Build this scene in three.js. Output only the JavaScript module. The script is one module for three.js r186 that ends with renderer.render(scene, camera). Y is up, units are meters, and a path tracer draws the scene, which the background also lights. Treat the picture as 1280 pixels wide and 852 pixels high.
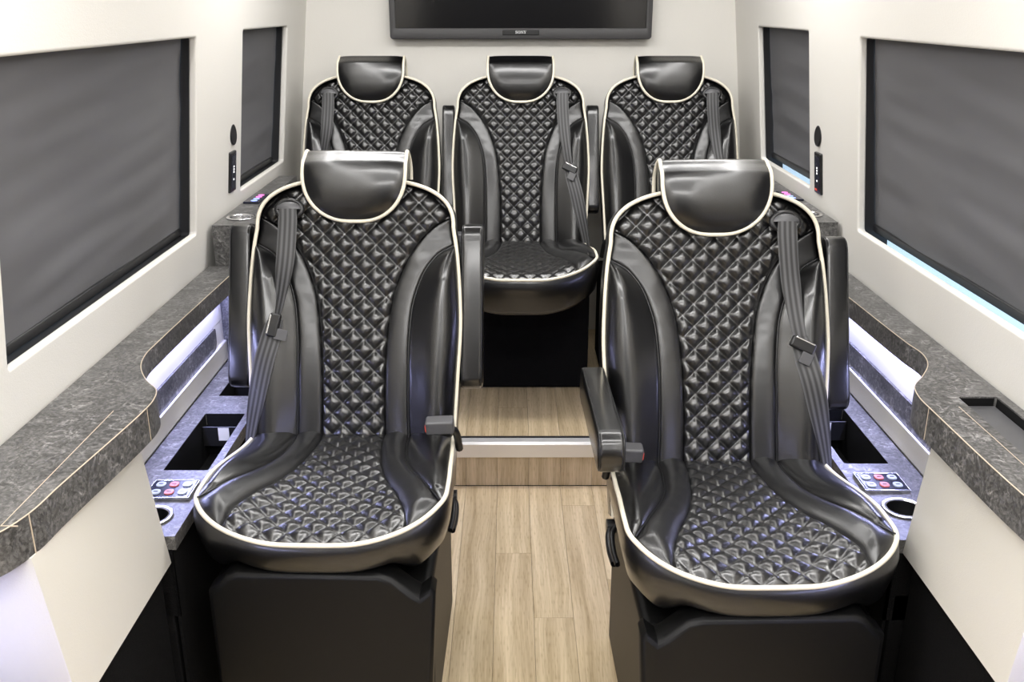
import * as THREE from 'three';
import { RoundedBoxGeometry } from 'three/addons/geometries/RoundedBoxGeometry.js';
import { mergeGeometries, toCreasedNormals } from 'three/addons/utils/BufferGeometryUtils.js';
import { ImprovedNoise } from 'three/addons/math/ImprovedNoise.js';
import { RectAreaLightUniformsLib } from 'three/addons/lights/RectAreaLightUniformsLib.js';
import { FontLoader } from 'three/addons/loaders/FontLoader.js';
import { TextGeometry } from 'three/addons/geometries/TextGeometry.js';

// ------------------------------------------------------------------ camera, sky, exposure
const scene = new THREE.Scene();
const camera = new THREE.PerspectiveCamera(39.33, 1280 / 852, 0.02, 60);
camera.rotation.order = 'YXZ';
camera.position.set(-0.04, 1.45, 0);
camera.rotation.set(-0.33791, -0.00168, 0);
scene.background = new THREE.Color(0xbfd8ea);          // overcast daylight outside the van
scene.backgroundIntensity = 1.6;
const renderer = new THREE.WebGLRenderer({ antialias: true });
renderer.toneMapping = THREE.LinearToneMapping;
renderer.toneMappingExposure = 1.22;
renderer.shadowMap.enabled = true;
RectAreaLightUniformsLib.init();

// light levels of the fittings
const STRIP_LEVEL = 15, BAR_LEVEL = 17, ACCENT_LEVEL = 95;
const WARM = new THREE.Color(1.0, 0.985, 0.968), ACCENT = new THREE.Color(0.48, 0.51, 1.0);

// ------------------------------------------------------------------ helpers
let seed = 20240611;
const rnd = () => { seed = (seed * 1664525 + 1013904223) >>> 0; return seed / 4294967296; };
const clamp = (v, a = 0, b = 1) => Math.min(b, Math.max(a, v));
const smooth = (a, b, v) => { const t = clamp((v - a) / (b - a)); return t * t * (3 - 2 * t); };
const V = (x, y, z) => new THREE.Vector3(x, y, z);
const perlin = new ImprovedNoise();
const taken = new Map();
function numbered(name) { const n = taken.get(name) || 0; taken.set(name, n + 1); return n ? name + '_' + String(n).padStart(3, '0') : name; }
function thing(name, label, category, pos = [0, 0, 0], group) {
  const o = new THREE.Group(); o.name = numbered(name); o.position.set(...pos);
  o.userData = { label, category }; if (group) o.userData.group = group;
  scene.add(o); return o;
}
function structure(name, label, category) {
  const o = new THREE.Group(); o.name = name; o.userData = { kind: 'structure', label, category }; scene.add(o); return o;
}
function part(name, geo, mat, parent, label) {
  const m = new THREE.Mesh(geo, mat); m.name = name; m.castShadow = m.receiveShadow = true;
  if (label) m.userData.label = label;
  parent.add(m); return m;
}
function table(xs, ys) {                                   // monotone piecewise cubic through measured points
  const n = xs.length, d = [], m = [];
  for (let i = 0; i < n - 1; i++) d.push((ys[i + 1] - ys[i]) / (xs[i + 1] - xs[i]));
  m.push(d[0]);
  for (let i = 1; i < n - 1; i++) m.push(d[i - 1] * d[i] <= 0 ? 0 : 2 * d[i - 1] * d[i] / (d[i - 1] + d[i]));
  m.push(d[n - 2]);
  return v => {
    if (v <= xs[0]) return ys[0]; if (v >= xs[n - 1]) return ys[n - 1];
    let i = 0; while (v > xs[i + 1]) i++;
    const h = xs[i + 1] - xs[i], t = (v - xs[i]) / h, t2 = t * t, t3 = t2 * t;
    return (2 * t3 - 3 * t2 + 1) * ys[i] + (t3 - 2 * t2 + t) * h * m[i] + (3 * t2 - 2 * t3) * ys[i + 1] + (t3 - t2) * h * m[i + 1];
  };
}
function grid(nu, nv, fn, flip = false) {                  // fn(u, v) -> { p: Vector3, uv: [a, b] }
  const pos = [], uv = [], idx = [];
  for (let j = 0; j <= nv; j++) for (let i = 0; i <= nu; i++) {
    const r = fn(i / nu, j / nv); pos.push(r.p.x, r.p.y, r.p.z); uv.push(r.uv[0], r.uv[1]);
  }
  for (let j = 0; j < nv; j++) for (let i = 0; i < nu; i++) {
    const a = j * (nu + 1) + i, b = a + 1, c = a + nu + 1, d = c + 1;
    if (flip) idx.push(a, c, b, b, c, d); else idx.push(a, b, c, b, d, c);
  }
  const g = new THREE.BufferGeometry();
  g.setAttribute('position', new THREE.Float32BufferAttribute(pos, 3));
  g.setAttribute('uv', new THREE.Float32BufferAttribute(uv, 2));
  g.setIndex(idx); g.computeVertexNormals(); return g;
}
function metreUV(geo) {                                    // box-projected uv in metres
  let g = geo.index ? geo.toNonIndexed() : geo;
  if (!g.attributes.normal) g.computeVertexNormals();
  const p = g.attributes.position, n = g.attributes.normal, uv = new Float32Array(p.count * 2);
  for (let i = 0; i < p.count; i += 3) {
    let nx = 0, ny = 0, nz = 0;
    for (let k = 0; k < 3; k++) { nx += n.getX(i + k); ny += n.getY(i + k); nz += n.getZ(i + k); }
    nx = Math.abs(nx); ny = Math.abs(ny); nz = Math.abs(nz);
    for (let k = 0; k < 3; k++) {
      const x = p.getX(i + k), y = p.getY(i + k), z = p.getZ(i + k);
      const [a, b] = ny >= nx && ny >= nz ? [x, z] : nx >= nz ? [z, y] : [x, y];
      uv[2 * (i + k)] = a; uv[2 * (i + k) + 1] = b;
    }
  }
  g.setAttribute('uv', new THREE.BufferAttribute(uv, 2)); return g;
}
function box(x0, x1, y0, y1, z0, z1, r = 0.003) {
  const w = Math.abs(x1 - x0), h = Math.abs(y1 - y0), d = Math.abs(z1 - z0);
  const g = r > 0 ? new RoundedBoxGeometry(w, h, d, 2, Math.min(r, w / 2.01, h / 2.01, d / 2.01)) : new THREE.BoxGeometry(w, h, d);
  g.translate((x0 + x1) / 2, (y0 + y1) / 2, (z0 + z1) / 2); return metreUV(g);
}
function tube(pts, r, seg = 0, radial = 8, tension = 0.5) {
  const c = new THREE.CatmullRomCurve3(pts, false, 'catmullrom', tension);
  return new THREE.TubeGeometry(c, seg || pts.length * 2, r, radial, false);
}
function extrude(shape, depth, bevel = 0.003, curveSegments = 16) {
  const g = new THREE.ExtrudeGeometry(shape, { depth: depth - 2 * bevel, bevelEnabled: bevel > 0, bevelThickness: bevel, bevelSize: bevel, bevelOffset: -bevel, bevelSegments: 3, curveSegments });
  g.translate(0, 0, bevel);
  return toCreasedNormals(g, 0.6);
}
function roundRect(s, x0, x1, y0, y1, r) {
  s.moveTo(x0 + r, y0); s.lineTo(x1 - r, y0); s.absarc(x1 - r, y0 + r, r, -Math.PI / 2, 0, false);
  s.lineTo(x1, y1 - r); s.absarc(x1 - r, y1 - r, r, 0, Math.PI / 2, false);
  s.lineTo(x0 + r, y1); s.absarc(x0 + r, y1 - r, r, Math.PI / 2, Math.PI, false);
  s.lineTo(x0, y0 + r); s.absarc(x0 + r, y0 + r, r, Math.PI, 1.5 * Math.PI, false);
  return s;
}

// ------------------------------------------------------------------ textures and materials
function dataTexture(w, h, fn, { color = false, metres = 1, metresV } = {}) {
  const d = new Uint8Array(w * h * 4);
  for (let j = 0; j < h; j++) for (let i = 0; i < w; i++) {
    const c = fn(i / w, j / h, i, j), k = 4 * (j * w + i);
    if (typeof c === 'number') d[k] = d[k + 1] = d[k + 2] = clamp(c, 0, 1) * 255; else { d[k] = clamp(c[0]) * 255; d[k + 1] = clamp(c[1]) * 255; d[k + 2] = clamp(c[2]) * 255; }
    d[k + 3] = 255;
  }
  const t = new THREE.DataTexture(d, w, h); t.wrapS = t.wrapT = THREE.RepeatWrapping; t.magFilter = THREE.LinearFilter; t.minFilter = THREE.LinearFilter;
  t.repeat.set(1 / metres, 1 / (metresV || metres));
  if (color) t.colorSpace = THREE.SRGBColorSpace; t.needsUpdate = true; return t;
}
const hash = (i, j, k = 0) => { let h = (i * 374761393 + j * 668265263 + k * 2147483647) | 0; h = Math.imul(h ^ (h >>> 13), 1274126177); return ((h ^ (h >>> 16)) >>> 0) / 4294967296; };
function tileNoise(u, v, n, k = 0) {                       // value noise that tiles, n cells a side
  const x = u * n, y = v * n, i = Math.floor(x), j = Math.floor(y), fx = x - i, fy = y - j;
  const a = fx * fx * (3 - 2 * fx), b = fy * fy * (3 - 2 * fy), w = q => ((q % n) + n) % n;
  const h = (p, q) => hash(w(p), w(q), k);
  return (h(i, j) * (1 - a) + h(i + 1, j) * a) * (1 - b) + (h(i, j + 1) * (1 - a) + h(i + 1, j + 1) * a) * b;
}
const fbm = (u, v, n, k = 0, o = 4) => { let s = 0, a = 0.5, t = 0; for (let i = 0; i < o; i++) { s += a * tileNoise(u, v, n << i, k + i); t += a; a *= 0.5; } return s / t; };
function cells(u, v, n, k = 0) {                           // distances to the two nearest seeds, and the id of the nearest
  const x = u * n, y = v * n, i = Math.floor(x), j = Math.floor(y); let f1 = 9, f2 = 9, id = 0;
  for (let b = -1; b <= 1; b++) for (let a = -1; a <= 1; a++) {
    const p = ((i + a) % n + n) % n, q = ((j + b) % n + n) % n;
    const dx = i + a + hash(p, q, k) - x, dy = j + b + hash(p, q, k + 7) - y, d = Math.hypot(dx, dy);
    if (d < f1) { f2 = f1; f1 = d; id = hash(p, q, k + 13); } else if (d < f2) f2 = d;
  }
  return [f1, f2, id];
}
const leatherGrain = dataTexture(512, 512, (u, v) => { const [a, b] = cells(u, v, 48, 3); return clamp((b - a) * 1.6) * 0.75 + 0.25 * tileNoise(u, v, 128, 9); }, { metres: 0.075 });
const weave = dataTexture(256, 256, (u, v) => 0.5 + 0.25 * Math.sin(u * 2 * Math.PI * 64) * Math.sin(v * 2 * Math.PI * 64) + 0.3 * (tileNoise(u, v, 128, 5) - 0.5), { metres: 0.06 });
const beltRibs = dataTexture(128, 32, (u, v) => { const r = 0.5 + 0.5 * Math.cos(2 * Math.PI * u), k = 0.14 + 0.20 * Math.pow(r, 0.8) + 0.05 * (tileNoise(u, v, 32, 8) - 0.5); return [k, k, k * 1.02]; }, { color: true, metres: 0.0115 });
const vinyl = dataTexture(256, 256, (u, v) => 0.6 * tileNoise(u, v, 96, 2) + 0.4 * tileNoise(u, v, 32, 6), { metres: 0.1 });
const carpetBump = dataTexture(256, 256, (u, v) => tileNoise(u, v, 128, 11), { metres: 0.12 });
const stoneMap = dataTexture(1024, 1024, (u, v) => {
  const wx = u + 0.06 * (fbm(u, v, 12, 40) - 0.5), wy = v + 0.06 * (fbm(u, v, 12, 50) - 0.5);
  const [a, b, id] = cells(wx, wy, 44, 21), [c, d, id2] = cells(wx + 0.02 * (fbm(u, v, 40, 55, 2) - 0.5), wy, 100, 31);
  const cloud = fbm(u, v, 5, 70), ridge = 1 - Math.abs(2 * fbm(wx, wy, 22, 61, 4) - 1), light = smooth(0.86, 0.98, ridge) * smooth(0.4, 0.6, fbm(u, v, 10, 80));
  const g = 0.335 + 0.09 * (id - 0.5) + 0.12 * (id2 - 0.5) + 0.20 * (fbm(wx, wy, 90, 33, 3) - 0.5) + 0.12 * (cloud - 0.5) + 0.16 * light - 0.10 * smooth(0.9, 1.0, 1 - clamp((d - c) * 3)) * id + 0.06 * (tileNoise(u, v, 400, 90) - 0.5);
  return [g * 1.01, g * 1.0, g * 0.99];
}, { color: true, metres: 0.42 });
function tileGrain(u, v, nu, nv, k) {                      // value noise that tiles with different cell counts along and across the grain
  const x = u * nu, y = v * nv, i = Math.floor(x), j = Math.floor(y), fx = x - i, fy = y - j, w = (q, n) => ((q % n) + n) % n;
  const a = fx * fx * (3 - 2 * fx), b = fy * fy * (3 - 2 * fy), h = (p, q) => hash(w(p, nu), w(q, nv), k);
  return (h(i, j) * (1 - a) + h(i + 1, j) * a) * (1 - b) + (h(i, j + 1) * (1 - a) + h(i + 1, j + 1) * a) * b;
}
const oakMap = dataTexture(512, 1024, (u, v) => {
  const w = u + 0.05 * (tileGrain(u, v, 4, 3, 101) - 0.5) + 0.02 * (tileGrain(u, v, 9, 7, 103) - 0.5);
  const ring = 0.5 + 0.5 * Math.sin(2 * Math.PI * (w * 9 + 0.8 * tileGrain(u, v, 6, 2, 111)));
  const fine = 0.6 * tileGrain(w, v, 150, 6, 121) + 0.4 * tileGrain(w, v, 256, 14, 123), pore = Math.pow(tileGrain(u, v, 256, 60, 131), 4);
  const t = 0.07 * (ring - 0.5) + 0.13 * (fine - 0.5) + 0.07 * (tileGrain(w, v, 24, 4, 141) - 0.5) - 0.10 * pore;
  return [0.83 + t, 0.75 + t * 1.03, 0.61 + t * 1.05];
}, { color: true, metres: 0.5, metresV: 1.2 });

const S = (o) => new THREE.MeshStandardMaterial(o), P = (o) => new THREE.MeshPhysicalMaterial(o);
const lin = (r, g, b) => new THREE.Color().setRGB(r, g, b);
const M = {
  leather: P({ name: 'black_leather', color: lin(0.003, 0.003, 0.0034), roughness: 0.29, ior: 1.5, clearcoat: 0.7, clearcoatRoughness: 0.17, bumpMap: leatherGrain, bumpScale: 0.00012 }),
  quilt: P({ name: 'quilted_leather', color: lin(0.004, 0.004, 0.0044), roughness: 0.30, ior: 1.62, clearcoat: 0.9, clearcoatRoughness: 0.19, bumpMap: leatherGrain, bumpScale: 0.00012 }),
  insert: P({ name: 'smooth_leather', color: lin(0.005, 0.005, 0.0054), roughness: 0.38, ior: 1.5, clearcoat: 0.7, clearcoatRoughness: 0.26, bumpMap: leatherGrain, bumpScale: 0.00012 }),
  baseLeather: P({ name: 'dark_base_leather', color: lin(0.004, 0.004, 0.004), roughness: 0.42, ior: 1.5, specularIntensity: 0.5, bumpMap: leatherGrain, bumpScale: 0.00018 }),
  piping: S({ name: 'cream_piping', color: lin(0.78, 0.73, 0.60), roughness: 0.5 }),
  cord: P({ name: 'black_cord', color: lin(0.012, 0.012, 0.013), roughness: 0.3 }),
  wall: S({ name: 'cream_vinyl', color: lin(0.76, 0.74, 0.695), roughness: 0.62, bumpMap: vinyl, bumpScale: 0.00025 }),
  cabinet: S({ name: 'cream_cabinet_vinyl', color: lin(0.58, 0.56, 0.51), roughness: 0.55, bumpMap: vinyl, bumpScale: 0.0002 }),
  whitePanel: S({ name: 'white_panel', color: lin(0.80, 0.78, 0.74), roughness: 0.4 }),
  ceiling: S({ name: 'charcoal_headliner', color: lin(0.25, 0.245, 0.24), roughness: 0.9 }),
  partition: S({ name: 'charcoal_partition', color: lin(0.06, 0.06, 0.065), roughness: 0.6 }),
  stone: P({ name: 'stone_laminate', map: stoneMap, roughness: 0.38 }),
  band: S({ name: 'tan_edge_band', color: lin(0.56, 0.47, 0.36), roughness: 0.5 }),
  blackPlastic: P({ name: 'black_plastic', color: lin(0.012, 0.012, 0.013), roughness: 0.35 }),
  rubber: S({ name: 'black_rubber_frame', color: lin(0.012, 0.012, 0.014), roughness: 0.5 }),
  liner: P({ name: 'black_liner', color: lin(0.005, 0.005, 0.0055), roughness: 0.6, specularIntensity: 0.4 }),
  carpet: P({ name: 'black_carpet', color: lin(0.007, 0.007, 0.0075), roughness: 1, specularIntensity: 0.15, bumpMap: carpetBump, bumpScale: 0.0015 }),
  blind: P({ name: 'charcoal_blind_cloth', color: lin(0.115, 0.115, 0.122), roughness: 0.75, bumpMap: weave, bumpScale: 0.0003, sheen: 0.6, sheenRoughness: 0.5, sheenColor: lin(0.25, 0.25, 0.27) }),
  belt: P({ name: 'charcoal_webbing', map: beltRibs, roughness: 0.5, sheen: 0.3, sheenRoughness: 0.4, sheenColor: lin(0.3, 0.3, 0.32) }),
  greyPlastic: P({ name: 'grey_plastic', color: lin(0.085, 0.085, 0.09), roughness: 0.4 }),
  chrome: P({ name: 'chrome', color: lin(0.75, 0.75, 0.76), metalness: 1, roughness: 0.18 }),
  aluminium: P({ name: 'satin_aluminium', color: lin(0.82, 0.81, 0.79), metalness: 0.55, roughness: 0.35 }),
  red: S({ name: 'red_button', color: lin(0.75, 0.09, 0.05), roughness: 0.4 }),
  paper: S({ name: 'white_sticker', color: lin(0.8, 0.8, 0.8), roughness: 0.6 }),
  glass: P({ name: 'window_glass', color: lin(0.95, 0.97, 1), roughness: 0, transmission: 1, thickness: 0, ior: 1.5 }),
  screen: P({ name: 'dark_screen', color: lin(0.006, 0.006, 0.007), roughness: 0.12 }),
  bezel: P({ name: 'grey_bezel', color: lin(0.045, 0.044, 0.046), roughness: 0.4 }),
  logo: S({ name: 'silver_lettering', color: lin(0.8, 0.8, 0.82), roughness: 0.35 }),
  keyGlass: P({ name: 'panel_glass', color: lin(0.012, 0.014, 0.03), roughness: 0.15 }),
  keyWhite: S({ name: 'white_key_light', color: lin(0.30, 0.33, 0.40), roughness: 0.3, emissive: lin(0.5, 0.57, 0.7), emissiveIntensity: 0.22 }),
  keyRed: S({ name: 'red_key_light', color: lin(0.42, 0.10, 0.10), roughness: 0.3, emissive: lin(0.85, 0.25, 0.25), emissiveIntensity: 0.25 }),
  glowBlue: S({ name: 'blue_icon_light', color: lin(0.2, 0.25, 0.5), emissive: lin(0.35, 0.45, 1.0), emissiveIntensity: 1 }),
  glowPink: S({ name: 'pink_icon_light', color: lin(0.4, 0.1, 0.3), emissive: lin(1.0, 0.25, 0.7), emissiveIntensity: 1 }),
  glowWhite: S({ name: 'white_indicator_light', color: lin(0.6, 0.6, 0.6), emissive: lin(1, 1, 1), emissiveIntensity: 1.2 }),
  lampFace: S({ name: 'lamp_diffuser', color: lin(0.8, 0.8, 0.8), emissive: WARM, emissiveIntensity: 3 }),
  accentFace: S({ name: 'accent_led_diffuser', color: lin(0.8, 0.8, 0.85), emissive: ACCENT, emissiveIntensity: 3 }),
};
const oaks = [[1, 1, 1], [0.96, 0.95, 0.94], [1.03, 1.03, 1.02], [0.91, 0.90, 0.88]].map((c, i) => P({ name: 'oak_plank_' + 'abcd'[i], map: oakMap, color: lin(0.86 * c[0], 0.86 * c[1], 0.86 * c[2]), roughness: 0.42 }));

// ------------------------------------------------------------------ the van body
const Z_BACK = -3.85, Z_FRONT = 1.3, STEP_Z = -2.728, STEP_Y = 0.15, LEAN = 0.11;
const wallX = y => 0.893 - LEAN * (y - 0.76);              // inner face of the leaning side walls
{ // floor planks, 0.1 m wide, on a dark sub-floor
  const f = structure('floor', 'light oak plank floor of the aisle', 'floor');
  part('subfloor', box(-0.95, 0.95, -0.05, -0.008, STEP_Z, Z_FRONT, 0), M.liner, f);
  const cut = new Map([[0.018, 2.03], [0.118, 2.6], [-0.082, 2.33], [-0.182, 1.7], [0.218, 2.2]]);
  for (let k = -9; k < 9; k++) {
    const x0 = 0.018 + 0.1 * k, joint = cut.get(+x0.toFixed(3)) ?? 1.6 + rnd();
    const ends = [-2.728, -joint, -joint + 0.95, -joint + 1.9, -joint + 2.85, 1.3];
    for (let i = 0; i < ends.length - 1; i++) {
      const a = ends[i], b = Math.min(ends[i + 1], 1.3); if (b - a < 0.02) continue;
      const g = new RoundedBoxGeometry(0.0994, 0.008, b - a - 0.0006, 1, 0.0006); g.translate(x0 + 0.05, -0.004, (a + b) / 2);
      const ou = rnd() * 5, ov = rnd() * 5, gg = metreUV(g), uv = gg.attributes.uv; for (let q = 0; q < uv.count; q++) uv.setXY(q, uv.getX(q) + ou, uv.getY(q) + ov);
      part('plank', gg, oaks[Math.floor(rnd() * 4)], f);
    }
  }
}
{ // raised rear floor with a plank-faced riser
  const f = structure('floor_raised', 'raised rear floor of light oak planks behind the step', 'floor');
  part('platform', box(-0.95, 0.95, -0.05, STEP_Y - 0.008, Z_BACK - 0.02, STEP_Z - 0.01, 0), M.liner, f);
  for (let k = -9; k < 9; k++) {
    const x0 = 0.018 + 0.1 * k, mid = -3.0 - rnd() * 0.4;
    for (const [a, b] of [[Z_BACK, mid], [mid, STEP_Z]]) {
      const g = new RoundedBoxGeometry(0.0994, 0.008, b - a - 0.0006, 1, 0.0006); g.translate(x0 + 0.05, STEP_Y - 0.004, (a + b) / 2);
      const ou = rnd() * 5, ov = rnd() * 5, gg = metreUV(g), uv = gg.attributes.uv; for (let q = 0; q < uv.count; q++) uv.setXY(q, uv.getX(q) + ou, uv.getY(q) + ov);
      part('plank', gg, oaks[Math.floor(rnd() * 4)], f);
    }
    const g = new RoundedBoxGeometry(0.0994, STEP_Y - 0.012, 0.01, 1, 0.0006); g.translate(x0 + 0.05, (STEP_Y - 0.012) / 2 + 0.002, STEP_Z - 0.005);
    const gg = metreUV(g), uv = gg.attributes.uv, o = rnd() * 5; for (let q = 0; q < uv.count; q++) uv.setXY(q, uv.getX(q) + o, uv.getY(q));
    part('riser_plank', gg, oaks[Math.floor(rnd() * 4)], f);
  }
}
{ // aluminium nosing along the step
  const t = structure('trim_1', 'satin aluminium nosing along the edge of the step', 'trim');
  const s = new THREE.Shape([[0, 0.104], [0.006, 0.104], [0.010, 0.150], [0.004, 0.1575], [-0.034, 0.1585], [-0.036, 0.151], [0, 0.148]].map(p => new THREE.Vector2(...p)));
  const g = new THREE.ExtrudeGeometry(s, { depth: 1.5, bevelEnabled: false }); g.rotateY(-Math.PI / 2); g.translate(0.75, 0, STEP_Z + 0.001);
  const g2 = new THREE.ExtrudeGeometry(s, { depth: 1.5, bevelEnabled: false }); g2.rotateY(Math.PI / 2); g2.scale(1, 1, -1); g2.translate(-0.75, 0, STEP_Z + 0.001);
  part('nosing', metreUV(mirrorFix(g2)), M.aluminium, t);
  part('grip_strip', box(-0.75, 0.75, 0.1575, 0.1605, STEP_Z - 0.032, STEP_Z - 0.022, 0), M.rubber, t);
}
function mirrorFix(g) {                                    // turn faces back after a mirroring scale
  g = g.index ? g.toNonIndexed() : g;
  for (const n of Object.keys(g.attributes)) { const a = g.attributes[n], k = a.itemSize; for (let i = 0; i < a.count; i += 3) for (let c = 0; c < k; c++) { const t = a.array[(i + 1) * k + c]; a.array[(i + 1) * k + c] = a.array[(i + 2) * k + c]; a.array[(i + 2) * k + c] = t; } }
  g.computeVertexNormals(); return g;
}
// side walls: a leaning panel with window openings, a lower wall and a cove up to the ceiling
const OPEN = { left: [[-2.51, -1.487, 0.868, 1.381], [-3.545, -2.94, 0.905, 1.388]], right: [[-2.482, -1.40, 0.884, 1.381], [-3.51, -2.90, 0.92, 1.387]] };
const Y_TOP = 1.62;
function leanGeometry(g, side) {                           // (z, y, depth) drawn flat -> leaning wall; depth goes outwards
  const p = g.attributes.position;
  for (let i = 0; i < p.count; i++) { const z = p.getX(i), y = p.getY(i), d = p.getZ(i); p.setXYZ(i, side * (wallX(y) + d), y, z); }
  let out = g; if (side > 0) { out = g.index ? g.toNonIndexed() : g; const q = out.attributes.position; for (let i = 0; i < q.count; i += 3) { const a = [q.getX(i + 1), q.getY(i + 1), q.getZ(i + 1)]; q.setXYZ(i + 1, q.getX(i + 2), q.getY(i + 2), q.getZ(i + 2)); q.setXYZ(i + 2, ...a); } }
  out.computeVertexNormals(); return metreUV(toCreasedNormals(out, 0.12));
}
for (const [side, sx] of [['left', -1], ['right', 1]]) {
  const w = structure('wall_' + side, 'cream vinyl side wall of the van', 'wall');
  const s = new THREE.Shape(); s.moveTo(Z_BACK - 0.02, 0.70); s.lineTo(Z_FRONT, 0.70); s.lineTo(Z_FRONT, Y_TOP); s.lineTo(Z_BACK - 0.02, Y_TOP); s.closePath();
  for (const [z0, z1, y0, y1] of OPEN[side]) { const h = new THREE.Path(); roundRect(h, z0, z1, y0, y1, 0.014); s.holes.push(h); }
  const g = new THREE.ExtrudeGeometry(s, { depth: 0.008, bevelEnabled: true, bevelThickness: 0.006, bevelSize: 0.006, bevelOffset: 0, bevelSegments: 4, curveSegments: 8 });
  g.translate(0, 0, 0.006);
  part('upper_panel', leanGeometry(g, sx), M.wall, w);
  part('lower_panel', box(sx * 0.89, sx * 0.94, -0.03, 0.73, Z_BACK, Z_FRONT, 0), M.wall, w);
  const prof = []; for (let i = 0; i <= 16; i++) { const a = i / 16 * Math.PI / 2; prof.push([wallX(Y_TOP) - 0.16 * (1 - Math.cos(a)), Y_TOP - 0.005 + 0.31 * Math.sin(a)]); }
  part('cove', grid(16, 4, (u, v) => { const q = prof[Math.round(u * 16)], z = Z_BACK + (Z_FRONT - Z_BACK) * v; return { p: V(sx * q[0], q[1], z), uv: [q[1], z] }; }, sx > 0), M.wall, w);
  part('cove_backing', box(sx * 0.815, sx * 0.98, 1.6, 2.0, Z_BACK, Z_FRONT, 0), M.wall, w);
}
{
  const w = structure('wall_back', 'cream rear wall behind the back seats', 'wall');
  part('panel', box(-1.0, 1.0, -0.05, 2.02, Z_BACK - 0.05, Z_BACK, 0), M.wall, w);
  const f = structure('wall_front', 'charcoal partition behind the driver cab', 'wall');
  part('panel', box(-1.0, 1.0, -0.05, 2.02, Z_FRONT, Z_FRONT + 0.05, 0), M.partition, f);
  const c = structure('ceiling', 'charcoal headliner', 'ceiling');
  part('panel', box(-0.98, 0.98, 1.92, 1.98, Z_BACK, Z_FRONT, 0), M.ceiling, c);
}
// windows with roller blinds
let windowNumber = 0;
for (const [side, sx] of [['left', -1], ['right', 1]]) OPEN[side].forEach(([z0, z1, y0, y1], k) => {
  const w = structure('window_' + (++windowNumber), 'side window with black rubber frame', 'window');
  const s = new THREE.Shape(); roundRect(s, z0 - 0.03, z1 + 0.03, y0 - 0.07, y1 + 0.03, 0.02);
  const h = new THREE.Path(); roundRect(h, z0 + 0.004, z1 - 0.004, y0 - (side === 'right' ? 0.045 : 0.0), y1 - 0.004, 0.012); s.holes.push(h);
  const g = new THREE.ExtrudeGeometry(s, { depth: 0.06, bevelEnabled: false, curveSegments: 6 }); g.translate(0, 0, 0.0195);
  part('frame', leanGeometry(g, sx), M.rubber, w);
  const pane = new THREE.ExtrudeGeometry(roundRect(new THREE.Shape(), z0 - 0.01, z1 + 0.01, y0 - 0.055, y1 + 0.01, 0.02), { depth: 0.004, bevelEnabled: false, curveSegments: 6 }); pane.translate(0, 0, 0.076);
  part('pane', leanGeometry(pane, sx), M.glass, w);
  const gap = side === 'right' ? (k ? 0.007 : 0.003) : 0.002;
  const names = { left: ['large charcoal roller blind closed fully to its sill, beside the ledge with inlaid lid', 'small charcoal roller blind closed fully to its sill, beside the rear seats'], right: ['large charcoal roller blind with a wide strip of daylight below its bottom rail', 'small charcoal roller blind with a strip of daylight below it, beside the rear seats'] };
  const b = thing('roller_blind', names[side][k], 'blind', [0, 0, 0], 'roller blinds on the side windows');
  const yb = y0 + gap, wave = (z, y) => 0.008 * perlin.noise(z * 2.2, y * 16 + z * 1.2, 3.3 + k * 5 + (sx > 0 ? 20 : 0)) + 0.011 * perlin.noise(z * 2.4, y * 3.5, 9.1 + k * 3 + (sx > 0 ? 11 : 0)) * smooth(0, 0.1, y - yb);
  part('cloth', grid(120, 90, (u, v) => { const z = z0 + 0.006 + (z1 - z0 - 0.012) * u, y = yb + 0.012 + (y1 - 0.006 - yb - 0.012) * v, d = 0.040 + 0.006 * (1 - v) + wave(z, y) * (0.35 + 0.65 * smooth(0, 0.16, u) * smooth(0, 0.16, 1 - u)); return { p: V(sx * (wallX(y) + d), y, z), uv: [z, y] }; }, sx < 0), M.blind, b);
  const rail = box(-0.007, 0.007, 0, 0.020, z0 + 0.008, z1 - 0.008, 0.004); rail.translate(sx * (wallX(yb) + 0.046), yb, 0);
  part('bottom_rail', rail, M.blackPlastic, b);
});

// ------------------------------------------------------------------ ceiling lamps and accent strips
for (const x of [-0.68, 0.68]) {
  const t = thing('ceiling_light_strip', x < 0 ? 'long warm LED strip recessed in the headliner above the fully closed blinds' : 'long warm LED strip recessed in the headliner above the blinds with daylight gaps', 'light strip', [x, 1.92, -1.3], 'ceiling light strips');
  part('housing', box(-0.035, 0.035, -0.012, 0.008, -2.25, 2.25, 0.004), M.whitePanel, t);
  part('diffuser_lamp', box(-0.026, 0.026, -0.016, -0.011, -2.23, 2.23, 0.002), M.lampFace, t);
  const l = new THREE.RectAreaLight(WARM, STRIP_LEVEL, 0.06, 4.4); l.position.set(0, -0.020, 0); l.rotation.x = -Math.PI / 2; l.castShadow = true; t.add(l);
}
for (const [z, where, dp, k] of [[-2.78, 'above the step', 0.16, 1], [-1.30, 'above the front seats', 0.16, 1], [-0.10, 'near the cab partition', 0.30, 1.2]]) {
  const t = thing('ceiling_light_bar', 'wide white light panel across the headliner ' + where, 'light panel', [0, 1.92, z], 'ceiling light panels');
  part('housing', box(-0.63, 0.63, -0.014, 0, -dp / 2 - 0.015, dp / 2 + 0.015, 0.005), M.blackPlastic, t);
  part('diffuser_lamp', box(-0.62, 0.62, -0.018, -0.012, -dp / 2, dp / 2, 0.002), M.lampFace, t);
  const l = new THREE.RectAreaLight(WARM, BAR_LEVEL * k, 1.22, dp - 0.01); l.position.set(0, -0.022, 0); l.rotation.x = -Math.PI / 2; l.castShadow = true; t.add(l);
}

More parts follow.
